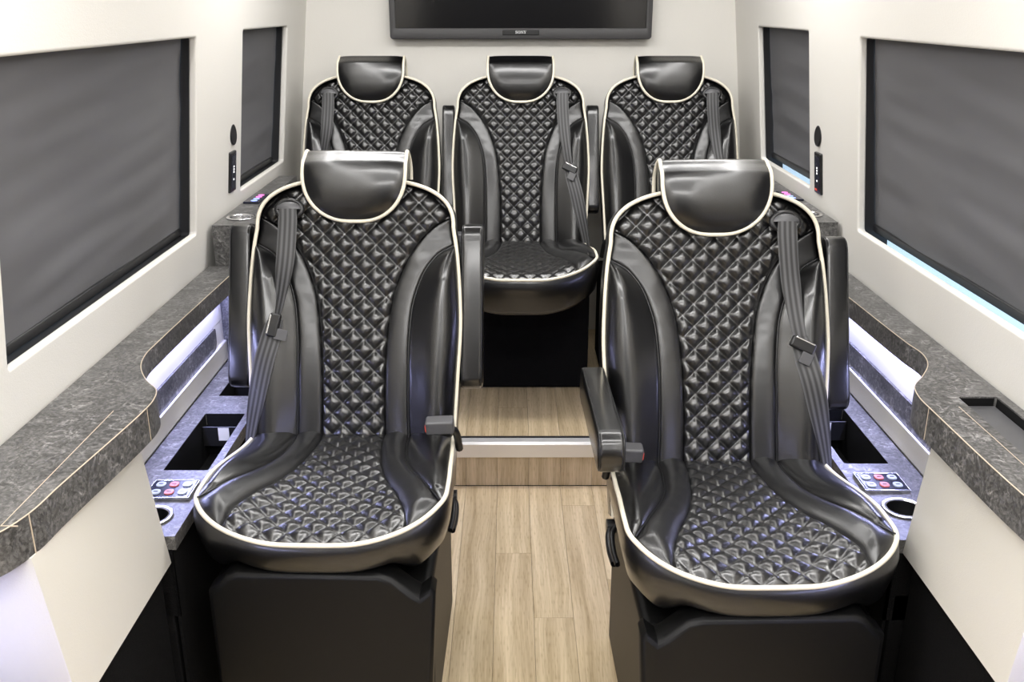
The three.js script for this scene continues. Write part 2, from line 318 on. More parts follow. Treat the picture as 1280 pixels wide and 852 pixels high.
// ------------------------------------------------------------------ stone ledges along the walls
const ledgeY = 0.76, ledgeT = 0.066, slabT = 0.048;
function ledge(sx) {
  const inner = sx < 0
    ? [[0.800, -2.60], [0.808, -1.96], [0.806, -1.88], [0.790, -1.81], [0.752, -1.735], [0.715, -1.685], [0.703, -1.635], [0.703, -1.58], [0.728, -1.30], [0.734, -1.22], [0.750, -1.165], [0.785, -1.11], [0.806, -1.04], [0.808, -0.9], [0.808, 0.2]]
    : [[0.800, -2.60], [0.820, -1.96], [0.826, -1.88], [0.812, -1.82], [0.775, -1.755], [0.737, -1.70], [0.724, -1.645], [0.723, -1.58], [0.726, -1.30], [0.734, -1.20], [0.750, -1.145], [0.785, -1.09], [0.806, -1.02], [0.808, -0.9], [0.808, 0.2]];
  const curve = new THREE.CatmullRomCurve3(inner.map(p => V(p[0], 0, p[1])), false, 'centripetal');
  const pts = curve.getPoints(110).map(p => [p.x, p.z]);
  const t = thing('wall_ledge', sx < 0 ? 'grey stone laminate wall ledge with a tan-edged inlaid lid' : 'grey stone laminate wall ledge with an open black slot', 'ledge', [0, 0, 0], 'stone ledges under the windows');
  const s = new THREE.Shape();
  s.moveTo(0.888, -2.60); for (const p of pts) s.lineTo(p[0], p[1]); s.lineTo(0.888, 0.2); s.closePath();
  if (sx > 0) { const h = new THREE.Path(); roundRect(h, 0.797, 0.870, -1.648, -1.22, 0.006); s.holes.push(h); }
  let g = new THREE.ExtrudeGeometry(s, { depth: slabT, bevelEnabled: false, curveSegments: 8 });
  g.rotateX(Math.PI / 2);                                  // shape y -> z, depth -> -y
  g.translate(0, ledgeY, 0);
  if (sx < 0) { g.scale(-1, 1, 1); g = mirrorFix(g); }
  part('slab', metreUV(toCreasedNormals(g, 0.5)), M.stone, t);
  const wide = pts.filter(p => p[1] > -1.70 && p[1] < -1.13), ap = new THREE.Shape(); ap.moveTo(0.888, wide[0][1]); for (const p of wide) ap.lineTo(p[0], p[1]); ap.lineTo(0.888, wide[wide.length - 1][1]); ap.closePath();
  let ag = new THREE.ExtrudeGeometry(ap, { depth: ledgeT - slabT, bevelEnabled: false }); ag.rotateX(Math.PI / 2); ag.translate(0, ledgeY - slabT, 0);
  if (sx < 0) { ag.scale(-1, 1, 1); ag = mirrorFix(ag); }
  part('apron', metreUV(toCreasedNormals(ag, 0.5)), M.stone, t);
  const edge = (y, r) => tube(pts.filter((p, i) => i % 2 === 0).map(p => V(sx * (p[0] + 0.0002), y, p[1])), r, 220, 6);
  part('edge_band', edge(ledgeY - 0.0004, 0.0011), M.band, t, 'thin tan edge band');
  for (const z of [-1.598, -1.215]) {                      // vertical joints in the front edge
    const x = pts.reduce((a, p) => Math.abs(p[1] - z) < Math.abs(a[1] - z) ? p : a)[0];
    part('edge_joint', box(sx * (x - 0.0006), sx * (x + 0.003), ledgeY - ledgeT + 0.001, ledgeY - 0.001, z - 0.0008, z + 0.0008, 0), M.band, t);
  }
  if (sx < 0) {
    const bars = [[-0.7575, -0.7565, -1.584, -1.18], [-0.7575, -0.733, -1.1808, -1.1795]];
    const seam = mergeGeometries(bars.map(b => box(b[0], b[1], ledgeY - 0.001, ledgeY + 0.0006, b[2], b[3], 0)));
    part('lid_seam', seam, M.band, t, 'thin tan seam around the inlaid lid');
  } else {
    const liner = mergeGeometries([box(0.797, 0.870, 0.700, 0.704, -1.648, -1.22, 0), box(0.7945, 0.7975, 0.713, 0.757, -1.65, -1.22, 0), box(0.8695, 0.8725, 0.700, 0.757, -1.65, -1.22, 0), box(0.795, 0.872, 0.700, 0.757, -1.6505, -1.6475, 0), box(0.795, 0.872, 0.700, 0.757, -1.2225, -1.2195, 0)]);
    part('slot_liner', liner, M.liner, t, 'black lining of the open slot');
    part('slot_mat', box(0.7985, 0.8685, 0.704, 0.742, -1.6465, -1.224, 0.002), M.greyPlastic, t, 'charcoal rubber mat in the slot');
    part('lid_seam', box(0.7775, 0.7785, ledgeY - 0.001, ledgeY + 0.0006, -1.60, -1.2, 0), M.band, t, 'thin tan seam beside the slot');
  }
}
ledge(-1); ledge(1);

// ------------------------------------------------------------------ cabinets, recessed panels, low consoles
for (const sx of [-1, 1]) {
  const side = sx < 0, xf = side ? 0.708 : 0.722, zf = side ? -1.615 : -1.60, yb = side ? 0.425 : 0.455;
  const c = thing('side_cabinet', side ? 'cream vinyl cabinet box below the ledge with inlaid lid' : 'cream vinyl cabinet box below the ledge with open slot', 'cabinet', [0, 0, 0], 'cream cabinet boxes under the ledges');
  const xt = side ? 0.734 : 0.740, xb = side ? 0.702 : 0.716, cs = new THREE.Shape([[xb, yb], [0.885, yb], [0.885, ledgeY - ledgeT + 0.001], [xt, ledgeY - ledgeT + 0.001]].map(p => new THREE.Vector2(sx * p[0], p[1])));
  const cg = new THREE.ExtrudeGeometry(cs, { depth: -1.204 - zf, bevelEnabled: true, bevelThickness: 0.002, bevelSize: 0.002, bevelOffset: -0.002, bevelSegments: 2 }); cg.translate(0, 0, zf + 0.002);
  part('front_panel', metreUV(toCreasedNormals(cg, 0.5)), M.cabinet, c);
  const k = thing('carpeted_plinth', side ? 'black carpeted plinth below the cream cabinet box with inlaid lid above' : 'black carpeted plinth below the cream cabinet box with open slot above', 'plinth', [0, 0, 0], 'black carpeted plinths');
  part('body', box(sx * (xf + 0.012), sx * 0.888, 0.0, yb + 0.001, zf + 0.012, 0.2, 0.004), M.carpet, k);

  const dz = side ? 0 : -0.03;
  const r = thing('recessed_panel', side ? 'white recessed wall panel with grey stone inlay below the ledge with inlaid lid' : 'white recessed wall panel with grey stone inlay below the slotted ledge', 'panel', [0, 0, 0], 'recessed wall panels lit from the ledge');
  part('upper_board', box(sx * 0.866, sx * 0.888, 0.604, ledgeY - slabT - 0.0005, -2.598, zf - 0.001, 0.002), M.whitePanel, r);
  part('upper_board', box(sx * 0.8665, sx * 0.888, 0.540, 0.604, -2.598, -2.50, 0.0), M.whitePanel, r);
  part('lower_board', box(sx * 0.858, sx * 0.888, 0.484, 0.543, -2.598, zf - 0.001, 0.004), M.cabinet, r, 'cream lower board');
  const s = new THREE.Shape(); s.moveTo(0, 0.542); s.lineTo(0.86, 0.542); s.absarc(0.86, 0.572, 0.03, -Math.PI / 2, 0, false); s.lineTo(0.89, 0.594); s.absarc(0.88, 0.594, 0.01, 0, Math.PI / 2, false); s.lineTo(0, 0.604); s.closePath();
  const g = new THREE.ExtrudeGeometry(s, { depth: 0.006, bevelEnabled: false, curveSegments: 10 });
  const p = g.attributes.position; for (let i = 0; i < p.count; i++) { const a = p.getX(i), y = p.getY(i), d = p.getZ(i); p.setXYZ(i, sx * (0.868 - d), y, -1.63 - a); }
  let gi = sx > 0 ? g : mirrorFix(g); gi.computeVertexNormals();
  part('stone_inlay', metreUV(toCreasedNormals(gi, 0.4)), M.stone, r, 'dark grey stone inlay with a rounded end');
  part('light_edge', box(sx * 0.856, sx * 0.861, 0.5405, 0.5445, -2.50, zf - 0.001, 0.001), M.whitePanel, r);

  // accent LED under the thin ledge
  const a = thing('accent_light_strip', side ? 'blue-white LED accent strip under the ledge with inlaid lid' : 'blue-white LED accent strip under the slotted ledge', 'light strip', [sx * 0.852, ledgeY - slabT, 0], 'accent strips under the ledges');
  const z0 = -2.56, z1 = -1.78;
  part('diffuser_lamp', box(-0.006, 0.006, -0.006, -0.0003, z0, z1, 0.001), M.accentFace, a);
  const l = new THREE.RectAreaLight(ACCENT, ACCENT_LEVEL, 0.012, z1 - z0); l.position.set(0, -0.010, (z0 + z1) / 2); l.rotation.x = -Math.PI / 2; l.castShadow = true; a.add(l);
  const a2 = thing('accent_light_strip', side ? 'blue-white LED accent strip near the rounded end of the ledge with inlaid lid' : 'blue-white LED accent strip near the rounded end of the slotted ledge', 'light strip', [sx * 0.852, ledgeY - slabT, 0], 'accent strips under the ledges');
  part('diffuser_lamp', box(-0.006, 0.006, -0.006, -0.0003, -1.10, -0.2, 0.001), M.accentFace, a2);
  const l2 = new THREE.RectAreaLight(ACCENT, ACCENT_LEVEL, 0.012, 0.9); l2.position.set(0, -0.010, -0.65); l2.rotation.x = -Math.PI / 2; l2.castShadow = true; a2.add(l2);
  const np = thing('lower_wall_panel', side ? 'white lower wall panel lit blue below the rounded end of the ledge with inlaid lid' : 'white lower wall panel lit blue below the rounded end of the slotted ledge', 'panel', [0, 0, 0], 'lower wall panels near the cab');
  part('board', box(sx * 0.866, sx * 0.888, 0.426, ledgeY - slabT - 0.0005, -1.199, 0.2, 0.002), M.whitePanel, np);

  // low console beside the seat: stone top with two pockets, key panel and cup holder
  const yt = 0.482, xi = 0.690, xo = 0.858, q = thing('side_console', side ? 'low stone-topped console with pockets beside the seat with both armrests raised' : 'low stone-topped console with pockets beside the seat with the lowered armrest', 'console', [0, 0, 0], 'low side consoles');
  const zs = zf - 0.001, P1 = [-2.205 + dz, -1.895 + dz], P2 = [-2.46 + dz, -2.32 + dz], cupZ = -1.690 + dz, cupX = 0.762;
  const top = new THREE.Shape(); top.moveTo(xi, -2.596); top.lineTo(xo, -2.596); top.lineTo(xo, zs); top.lineTo(xi, zs); top.closePath();
  for (const [a0, a1] of [P1, P2]) { const h = new THREE.Path(); roundRect(h, 0.708, 0.808, a0, a1, 0.004); top.holes.push(h); }
  const hc = new THREE.Path(); hc.absarc(cupX, cupZ, 0.036, 0, Math.PI * 2, false); top.holes.push(hc);
  let tg = new THREE.ExtrudeGeometry(top, { depth: 0.03, bevelEnabled: false, curveSegments: 24 }); tg.rotateX(Math.PI / 2); tg.translate(0, yt, 0);
  if (sx < 0) { tg.scale(-1, 1, 1); tg = mirrorFix(tg); }
  part('stone_top', metreUV(toCreasedNormals(tg, 0.5)), M.stone, q);
  const X = (a, b) => sx > 0 ? [a, b] : [-b, -a];
  const well = (a0, a1, b0, b1, y0) => mergeGeometries([box(...X(a0 - 0.003, a1 + 0.003), y0 - 0.004, y0, b0 - 0.003, b1 + 0.003, 0), box(...X(a0 - 0.004, a0), y0, yt - 0.0005, b0 - 0.003, b1 + 0.003, 0), box(...X(a1, a1 + 0.004), y0, yt - 0.0005, b0 - 0.003, b1 + 0.003, 0), box(...X(a0, a1), y0, yt - 0.0005, b0 - 0.004, b0, 0), box(...X(a0, a1), y0, yt - 0.0005, b1, b1 + 0.004, 0)]);
  part('pocket', well(0.7085, 0.8075, P1[0] + 0.0005, P1[1] - 0.0005, 0.37), M.liner, q, 'black storage pocket');
  part('pocket', well(0.7085, 0.8075, P2[0] + 0.0005, P2[1] - 0.0005, 0.39), M.liner, q, 'small black storage pocket');
  part('pocket_divider', box(...X(0.709, 0.807), 0.41, 0.462, P1[0] + 0.034, P1[0] + 0.038, 0.001), M.blackPlastic, q);
  part('sticker', box(...X(0.741, 0.768), 0.426, 0.460, P1[0] + 0.0385, P1[0] + 0.0392, 0), M.paper, q, 'white paper sticker inside the pocket');
  const body = mergeGeometries([box(...X(0.712, 0.888), 0.0, 0.360, -2.596, zs, 0.004), box(...X(0.698, 0.7045), 0.0, yt - 0.029, -2.596, zs, 0), box(...X(0.698, 0.86), 0.3, yt - 0.0295, zs - 0.004, zs, 0)]);
  part('carpeted_body', body, M.carpet, q, 'black carpeted lower body');
  const kp = part('key_panel', new RoundedBoxGeometry(0.092, 0.008, 0.078, 3, 0.003).translate(sx * 0.755, yt + 0.003, -1.797 + dz), M.keyGlass, q, 'backlit six-key seat control panel');
  part('key_frame', mergeGeometries([box(...X(0.708, 0.802), yt, yt + 0.0075, -1.837 + dz, -1.8345 + dz, 0.001), box(...X(0.708, 0.802), yt, yt + 0.0075, -1.7595 + dz, -1.757 + dz, 0.001), box(...X(0.707, 0.7095), yt, yt + 0.0075, -1.837 + dz, -1.757 + dz, 0.001), box(...X(0.8005, 0.803), yt, yt + 0.0075, -1.837 + dz, -1.757 + dz, 0.001)]), M.chrome, kp);
  for (let i = 0; i < 3; i++) for (let j = 0; j < 2; j++) {
    const s2 = roundRect(new THREE.Shape(), -0.0095, 0.0095, -0.0105, 0.0105, 0.008), kg = extrude(s2, 0.003, 0.0008, 6); kg.rotateX(-Math.PI / 2); kg.translate(sx * (0.727 + 0.028 * i), yt + 0.0068, -1.814 + 0.034 * j + dz);
    const key = part('key', kg, i === 1 ? M.keyRed : M.keyWhite, kp);
    part('key_symbol', box(sx * (0.727 + 0.028 * i) - 0.0045, sx * (0.727 + 0.028 * i) + 0.0045, yt + 0.0096, yt + 0.0102, -1.8155 + 0.034 * j + dz, -1.8125 + 0.034 * j + dz, 0), M.keyGlass, key);
  }
  const cup = [[0.0358, -0.055], [0.0362, -0.001], [0.044, 0.0], [0.044, 0.003], [0.042, 0.0042], [0.0345, 0.004], [0.0335, 0.001], [0.032, -0.052], [0.0, -0.053]].map(p => new THREE.Vector2(...p));
  part('cup_holder', new THREE.LatheGeometry([[0.0355, -0.055], [0.0355, 0.001], [0.0335, 0.001], [0.032, -0.052], [0, -0.053]].map(p => new THREE.Vector2(...p)), 40).translate(sx * cupX, yt + 0.0005, cupZ), M.liner, q, 'black cup holder');
  part('cup_rim', new THREE.LatheGeometry([[0.0362, -0.001], [0.044, 0], [0.044, 0.003], [0.042, 0.0042], [0.0345, 0.004], [0.0335, 0.001]].map(p => new THREE.Vector2(...p)), 40).translate(sx * cupX, yt + 0.0005, cupZ), M.chrome, q, 'chrome cup holder rim');

  // rear console block
  const zr = -2.60, yr = side ? 0.876 : 0.884, b = thing('rear_console', side ? 'tall grey stone laminate console with chrome cup holder beside the seat with both armrests raised' : 'tall grey stone laminate console with chrome cup holder beside the seat with the lowered armrest', 'console', [0, 0, 0], 'tall rear consoles');
  const rs = new THREE.Shape(); rs.moveTo(0.715, -2.855); rs.lineTo(0.806, -2.855); rs.lineTo(0.806, -3.42); rs.lineTo(0.868, -3.42); rs.lineTo(0.868, zr); rs.lineTo(0.715, zr); rs.closePath();
  const rh = new THREE.Path(); rh.absarc(0.812, -2.700, 0.034, 0, Math.PI * 2, false); rs.holes.push(rh);
  let rg = new THREE.ExtrudeGeometry(rs, { depth: 0.04, bevelEnabled: false, curveSegments: 24 }); rg.rotateX(Math.PI / 2); rg.translate(0, yr, 0);
  if (sx < 0) { rg.scale(-1, 1, 1); rg = mirrorFix(rg); }
  part('stone_top', metreUV(toCreasedNormals(rg, 0.5)), M.stone, b);
  part('stone_front', box(...X(0.715, 0.868), STEP_Y + 0.0, yr - 0.04, zr - 0.02, zr, 0.001), M.stone, b);
  part('stone_side', mergeGeometries([box(...X(0.715, 0.735), STEP_Y, yr - 0.04, -2.855, zr - 0.02, 0.001), box(...X(0.735, 0.806), STEP_Y, yr - 0.04, -2.855, -2.835, 0.001), box(...X(0.806, 0.82), STEP_Y, yr - 0.04, -3.42, -2.835, 0.001)]), M.stone, b);
  part('cup_holder', new THREE.LatheGeometry(cup.map(p => new THREE.Vector2(p.x * 0.95, p.y)), 40).translate(sx * 0.812, yr + 0.0005, -2.700), M.chrome, b, 'chrome cup holder');
  const tp = part('touch_panel', box(...X(0.812, 0.862), yr, yr + 0.006, -3.045, -2.905, 0.002), M.keyGlass, b, 'small black touch panel with glowing icons');
  for (let i = 0; i < 4; i++) part('icon', new THREE.CylinderGeometry(0.010, 0.010, 0.001, 16).translate(sx * 0.832, yr + 0.0066, -2.925 - 0.03 * i), i > 1 ? M.glowPink : M.glowBlue, tp);

  // wall fittings behind the console
  const at = (y, z, out) => V(sx * (wallX(y) - out), y, z);
  const vz = side ? -2.85 : -2.815, v = thing('wall_vent', side ? 'small round black vent above the socket panel, near the fully closed small blind' : 'small round black vent above the socket panel, near the small blind with daylight gap', 'vent', at(1.093, vz, 0).toArray(), 'round wall vents');
  v.rotation.set(0, 0, 0);
  const ring = new THREE.TorusGeometry(0.027, 0.004, 8, 28).rotateY(Math.PI / 2); ring.rotateZ(sx * -0.0); part('ring', ring, M.blackPlastic, v);
  part('grille', new THREE.CylinderGeometry(0.026, 0.026, 0.006, 28).rotateZ(Math.PI / 2), M.rubber, v);
  const py0 = 0.926, py1 = 1.046, pz = side ? -2.838 : -2.805, pc = at((py0 + py1) / 2, pz, 0);
  const sp = thing('socket_panel', side ? 'vertical black wall socket panel with white indicator dots, near the fully closed small blind' : 'vertical black wall socket panel with white dots and a red mark, near the small blind', 'socket panel', pc.toArray(), 'wall socket panels');
  sp.rotation.z = sx * Math.atan(LEAN);
  part('plate', new RoundedBoxGeometry(0.014, py1 - py0, 0.062, 3, 0.004), M.blackPlastic, sp);
  part('face', box(-sx * 0.0075, -sx * 0.0065, -0.05, 0.05, -0.022, 0.022, 0), M.keyGlass, sp);
  for (const [dy, m] of [[0.016, M.glowWhite], [0.008, M.glowWhite], [0.0, M.glowWhite], [-0.022, M.glowWhite]]) part('indicator_light', box(-sx * 0.0072, -sx * 0.0085, dy - 0.0025, dy + 0.0025, -0.003, 0.003, 0.0004), m, sp);
  if (!side) part('red_mark', box(-sx * 0.0072, -sx * 0.0085, -0.052, -0.046, -0.02, 0.0, 0.0004), M.red, sp, 'small red mark');
}

// ------------------------------------------------------------------ television on the rear wall
{
  const t = thing('television', 'wide flat television with dark glossy screen on the rear wall', 'television', [0, 1.33, Z_BACK + 0.001]);
  const w = 0.496, hgt = 0.57, s = roundRect(new THREE.Shape(), -w, w, 0, hgt, 0.012), h = new THREE.Path(); roundRect(h, -w + 0.022, w - 0.022, 0.040, hgt - 0.022, 0.002); s.holes.push(h);
  part('bezel', metreUV(extrude(s, 0.03, 0.003, 6).translate(0, 0, 0.024)), M.bezel, t);
  part('screen', box(-w + 0.015, w - 0.015, 0.030, hgt - 0.015, 0.030, 0.046, 0), M.screen, t, 'dark glossy screen');
  part('back_housing', box(-w + 0.04, w - 0.04, 0.05, hgt - 0.04, 0.0, 0.031, 0.004), M.blackPlastic, t);
  part('sensor_bar', box(-0.07, 0.07, 0.014, 0.034, 0.050, 0.056, 0.003), M.blackPlastic, t);
  const font = await new FontLoader().loadAsync('fonts/droid/droid_serif_bold.typeface.json');
  const g = new TextGeometry('SONY', { font, size: 0.0105, depth: 0.001, curveSegments: 3 }); g.computeBoundingBox(); const bb = g.boundingBox; g.translate(-(bb.min.x + bb.max.x) / 2, 0.0205, 0.0558);
  part('logo_lettering', g, M.logo, t, 'small silver maker lettering');
}

// ------------------------------------------------------------------ the quilted seats
const A = 20 * Math.PI / 180, CA = Math.cos(A), SA = Math.sin(A), SEAT_Y = 0.483, S0 = -0.11, S1 = 0.6165, CELL = 0.05;
const onBack = (x, s, n) => V(x, SEAT_Y + s * CA + n * SA, -s * SA + n * CA);
const wSide = table([-0.12, -0.05, 0, 0.055, 0.15, 0.28, 0.36, 0.447, 0.50], [0.232, 0.234, 0.236, 0.239, 0.244, 0.250, 0.247, 0.240, 0.232]);
const backW = s => s <= 0.5 ? wSide(s) : 0.232 * Math.pow(Math.max(0, 1 - Math.pow((s - 0.5) / 0.1175, 2.6)), 1 / 2.6);
const b1 = table([-0.12, 0, 0.1, 0.17, 0.24, 0.33, 0.395, 0.45, 0.5, 0.523, 0.535], [0.075, 0.0745, 0.073, 0.074, 0.078, 0.089, 0.109, 0.137, 0.181, 0.221, 0.250]);
const b2 = table([-0.12, 0, 0.1, 0.2, 0.3, 0.38, 0.438, 0.462, 0.475], [0.133, 0.132, 0.130, 0.130, 0.136, 0.157, 0.195, 0.234, 0.26]);
const meet = (f, g) => { let a = 0.3, b = 0.56; for (let i = 0; i < 50; i++) { const m = (a + b) / 2; if (f(m) < g(m)) a = m; else b = m; } return a; };
const end1 = meet(b1, backW), end2 = meet(b2, backW);
const lumbar = s => 0.014 * Math.sin(Math.PI * clamp((s + 0.05) / 0.45)) - 0.006;
function pillow(x, y, amp) {                               // one diamond pad of the quilting
  const p = (x + y) / CELL, q = (x - y) / CELL, a = p - Math.floor(p) - 0.5, b = q - Math.floor(q) - 0.5;
  return amp * (1 - Math.pow(Math.abs(2 * a), 3.1)) * (1 - Math.pow(Math.abs(2 * b), 3.1));
}
function backEdge(x, s) {                                  // rough distance to the back's outline
  const side = wSide(Math.min(s, 0.5)) - Math.abs(x);
  if (s < 0.5) return side;
  const q = Math.pow(Math.pow(Math.abs(x) / 0.232, 2.6) + Math.pow((s - 0.5) / 0.1175, 2.6), 1 / 2.6); return (1 - q) * 0.13;
}
const crease = (d, depth, w) => -depth * Math.exp(-d / w);
function quiltN(x, s) {
  const e = Math.max(0, backEdge(x, s)), d1 = Math.max(0, Math.min(b1(s) - Math.abs(x), e));
  return lumbar(s) + 0.010 * (1 - smooth(0, 0.05, e)) * -1 + pillow(x, s - 0.012, 0.0105) * (1 - Math.exp(-d1 / 0.007)) + crease(d1, 0.004, 0.004);
}
const lift = s => 0.008 - 0.017 * smooth(end2 - 0.07, end2 + 0.03, s);
function insertN(x, s, t) {
  const wd = Math.min(b2(s), backW(s)) - b1(s), d = Math.min(t, 1 - t) * wd, wr = 0.0016 * perlin.noise(x * 18, s * 45, 4.4) * smooth(0.15, 0.42, s);
  return lumbar(s) + lift(s) * t + 0.0035 * Math.pow(Math.sin(Math.PI * t), 0.6) * clamp(wd / 0.05) + wr * Math.sin(Math.PI * t) + crease(d, 0.006, 0.0028);
}
function bolsterN(x, s, t) {
  const wd = Math.max(0, backW(s) - b2(s)), d = t * wd, k = clamp(wd / 0.09);
  return (lumbar(s) + lift(s)) * (1 - t) + 0.036 * k * Math.pow(Math.sin(Math.PI * Math.pow(t, 1.55)), 0.8) + crease(d, 0.004, 0.004) + 0.0012 * perlin.noise(x * 14, s * 9, 7.7) * Math.sin(Math.PI * t);
}
function quiltSheet(y0, y1, halfAt, heightAt, place, step = CELL / 16) {      // grid laid along the diamonds, clipped to the panel outline
  const nx = Math.ceil(0.26 / step), rows = []; for (let y = Math.ceil(y0 / step) * step; y < y1 - 1e-6; y += step) rows.push(y);
  rows.unshift(y0); rows.push(y1);
  const pos = [], uv = [], idx = [], hs = [], cl = [], w = 2 * nx + 1;
  rows.forEach(y => { const W = halfAt(y); for (let i = -nx; i <= nx; i++) { const x = clamp(i * step, -W, W), h = heightAt(x, y), p = place(x, y, h); pos.push(p.x, p.y, p.z); uv.push(x, y); hs.push(h); cl.push(i * step > W ? 1 : i * step < -W ? -1 : 0); } });
  for (let j = 0; j < rows.length - 1; j++) for (let i = 0; i < w - 1; i++) {
    const a = j * w + i, b = a + 1, c = a + w, d = c + 1;
    if (cl[a] && cl[a] === cl[b] && cl[c] === cl[a] && cl[d] === cl[a]) continue;
    if (hs[a] + hs[d] < hs[b] + hs[c]) idx.push(a, b, d, a, d, c); else idx.push(a, b, c, b, d, c);
  }
  const g = new THREE.BufferGeometry(); g.setAttribute('position', new THREE.Float32BufferAttribute(pos, 3)); g.setAttribute('uv', new THREE.Float32BufferAttribute(uv, 2));
  g.setIndex(idx); g.computeVertexNormals(); return g;
}
// outlines used by piping and shells
function backOutline() { const o = []; for (let i = 0; i <= 46; i++) { const s = S0 + (0.5 - S0) * i / 46; o.push([backW(s), s]); } for (let i = 1; i <= 30; i++) { const a = i / 30 * Math.PI / 2; o.push([0.232 * Math.pow(Math.cos(a), 2 / 2.6), 0.5 + 0.1175 * Math.pow(Math.sin(a), 2 / 2.6)]); } const l = o.slice(0, -1).reverse().map(p => [-p[0], p[1]]); return [...o, ...l]; }
const BO = backOutline();
function ringLoft(rings, flip) {                           // rings: arrays of Vector3 of the same length
  const n = rings[0].length; return grid(n - 1, rings.length - 1, (u, v) => { const p = rings[Math.round(v * (rings.length - 1))][Math.round(u * (n - 1))]; return { p, uv: [u * 1.7, v * 0.3] }; }, flip);
}
const G = {};
G.backQuilt = quiltSheet(S0, S1, s => Math.min(b1(s), backW(s)), quiltN, onBack);
for (const m of [-1, 1]) {
  G['backInsert' + m] = grid(22, 150, (u, v) => { const s = S0 + (end1 - 0.0005 - S0) * v, x = b1(s) + (Math.min(b2(s), backW(s)) - b1(s)) * u; return { p: onBack(m * x, s, insertN(m * x, s, u)), uv: [m * x, s] }; }, m < 0);
  G['backBolster' + m] = grid(34, 130, (u, v) => { const s = S0 + (end2 - 0.0005 - S0) * v, x = b2(s) + (backW(s) - b2(s)) * u; return { p: onBack(m * x, s, bolsterN(m * x, s, u)), uv: [m * x, s] }; }, m < 0);
  const c = []; for (let i = 0; i <= 50; i++) { const s = -0.02 + (end2 + 0.02) * i / 50; c.push(onBack(m * b2(s), s, bolsterN(m * b2(s), s, 0) + 0.002)); } G['backCord' + m] = tube(c, 0.0019, 100, 6);
}
const ring = (inset, n) => BO.map(([x, s]) => { const k = 1 - inset / 0.25; return onBack(x * k, s > 0.3 ? 0.3 + (s - 0.3) * (1 - inset / 0.32) : s, n); });
G.backShell = ringLoft([ring(0.0, -0.001), ring(-0.006, -0.012), ring(-0.007, -0.05), ring(-0.002, -0.085), ring(0.02, -0.105), ring(0.06, -0.115), ring(0.24, -0.12)], false);
G.backPiping = tube(BO.map(([x, s]) => onBack(x * 1.004, s, 0.001)), 0.0046, 260, 10);
// headrest
const hProf = new THREE.CatmullRomCurve3([[0.625, -0.088], [0.660, -0.078], [0.682, -0.05], [0.687, -0.015], [0.683, 0.004], [0.671, 0.017], [0.658, 0.031], [0.650, 0.038], [0.638, 0.042], [0.605, 0.044], [0.57, 0.039], [0.537, 0.027], [0.515, 0.012]].map(p => V(p[0], p[1], 0)), false, 'centripetal');
const hW = s => 0.121 * Math.pow(Math.max(0, 1 - Math.pow(clamp((0.632 - s) / 0.1172), 2.35)), 1 / 2.35) * (1 + 0.00 * s);
const hPt = (u, v) => { const t = 1 - Math.pow(1 - v, 1.35), c = hProf.getPoint(clamp(t)), w = (c.x > 0.632 ? 0.121 - 0.05 * Math.max(0, c.x - 0.66) : hW(c.x)), a = Math.abs(u); return { p: onBack(u * w, c.x, c.y - 0.016 * Math.pow(a, 5) * smooth(-0.05, 0.02, c.y) * Math.pow(w / 0.121, 1.5) + 0.0003 * perlin.noise(u * 2, c.x * 20, 1.5)), uv: [u * w, v * 0.26] }; };
G.headFace = grid(48, 90, (u, v) => hPt(u * 2 - 1, v), true);
const hEdge = []; for (let i = 0; i <= 90; i++) hEdge.push(hPt(-1, i / 90).p); const hBottom = hPt(0, 1).p; for (let i = 90; i >= 0; i--) hEdge.push(hPt(1, i / 90).p);
const hRel = p => { const dy = p.y - SEAT_Y; return [p.x, dy * CA - p.z * SA, dy * SA + p.z * CA]; };
const hRing = (k, n) => hEdge.map(p => { const [x, s, m] = hRel(p); return onBack(x * k, 0.61 + (s - 0.61) * (0.2 + 0.8 * k), Math.min(m, n)); });
G.headBody = ringLoft([hRing(1, 9), hRing(1.015, 0.0), hRing(1.0, -0.04), hRing(0.94, -0.075), hRing(0.6, -0.092), hRing(0.02, -0.095)], true);
G.headPiping = tube(hEdge.filter((p, i) => i % 3 === 0 || i > 85 && i < 96), 0.0046, 240, 10);
// cushion
const CZ0 = -0.05, CZ1 = 0.4725;
const cSide = table([-0.06, 0, 0.1, 0.2, 0.3, 0.33], [0.228, 0.234, 0.240, 0.245, 0.249, 0.249]);
const cushW = z => z <= 0.33 ? cSide(z) : 0.249 * Math.pow(Math.max(0, 1 - Math.pow((z - 0.33) / 0.1435, 2.5)), 1 / 2.5);
const c1 = table([-0.06, 0.02, 0.13, 0.229, 0.32, 0.39, 0.43, 0.46], [0.073, 0.073, 0.085, 0.110, 0.146, 0.168, 0.176, 0.18]);
const c2 = table([-0.06, 0.036, 0.135, 0.22, 0.305, 0.36, 0.385, 0.41], [0.133, 0.133, 0.142, 0.166, 0.203, 0.229, 0.243, 0.26]);
const meetC = f => { let a = 0.2, b = 0.47; for (let i = 0; i < 50; i++) { const m = (a + b) / 2; if (f(m) < cushW(m)) a = m; else b = m; } return a; };
const cEnd1 = meetC(c1), cEnd2 = meetC(c2);
const dish = (x, z) => SEAT_Y + 0.042 * smooth(0.06, 0.25, Math.abs(x)) * (0.12 + 0.88 * smooth(0.02, 0.30, z)) * (1 - 0.4 * smooth(0.38, 0.47, z)) + 0.003 * Math.sin(Math.PI * clamp(z / 0.45)) + 0.011;
const cushEdge = (x, z) => { if (z < 0.33) return cSide(z) - Math.abs(x); const q = Math.pow(Math.pow(Math.abs(x) / 0.249, 2.5) + Math.pow((z - 0.33) / 0.1435, 2.5), 1 / 2.5); return (1 - q) * 0.16; };
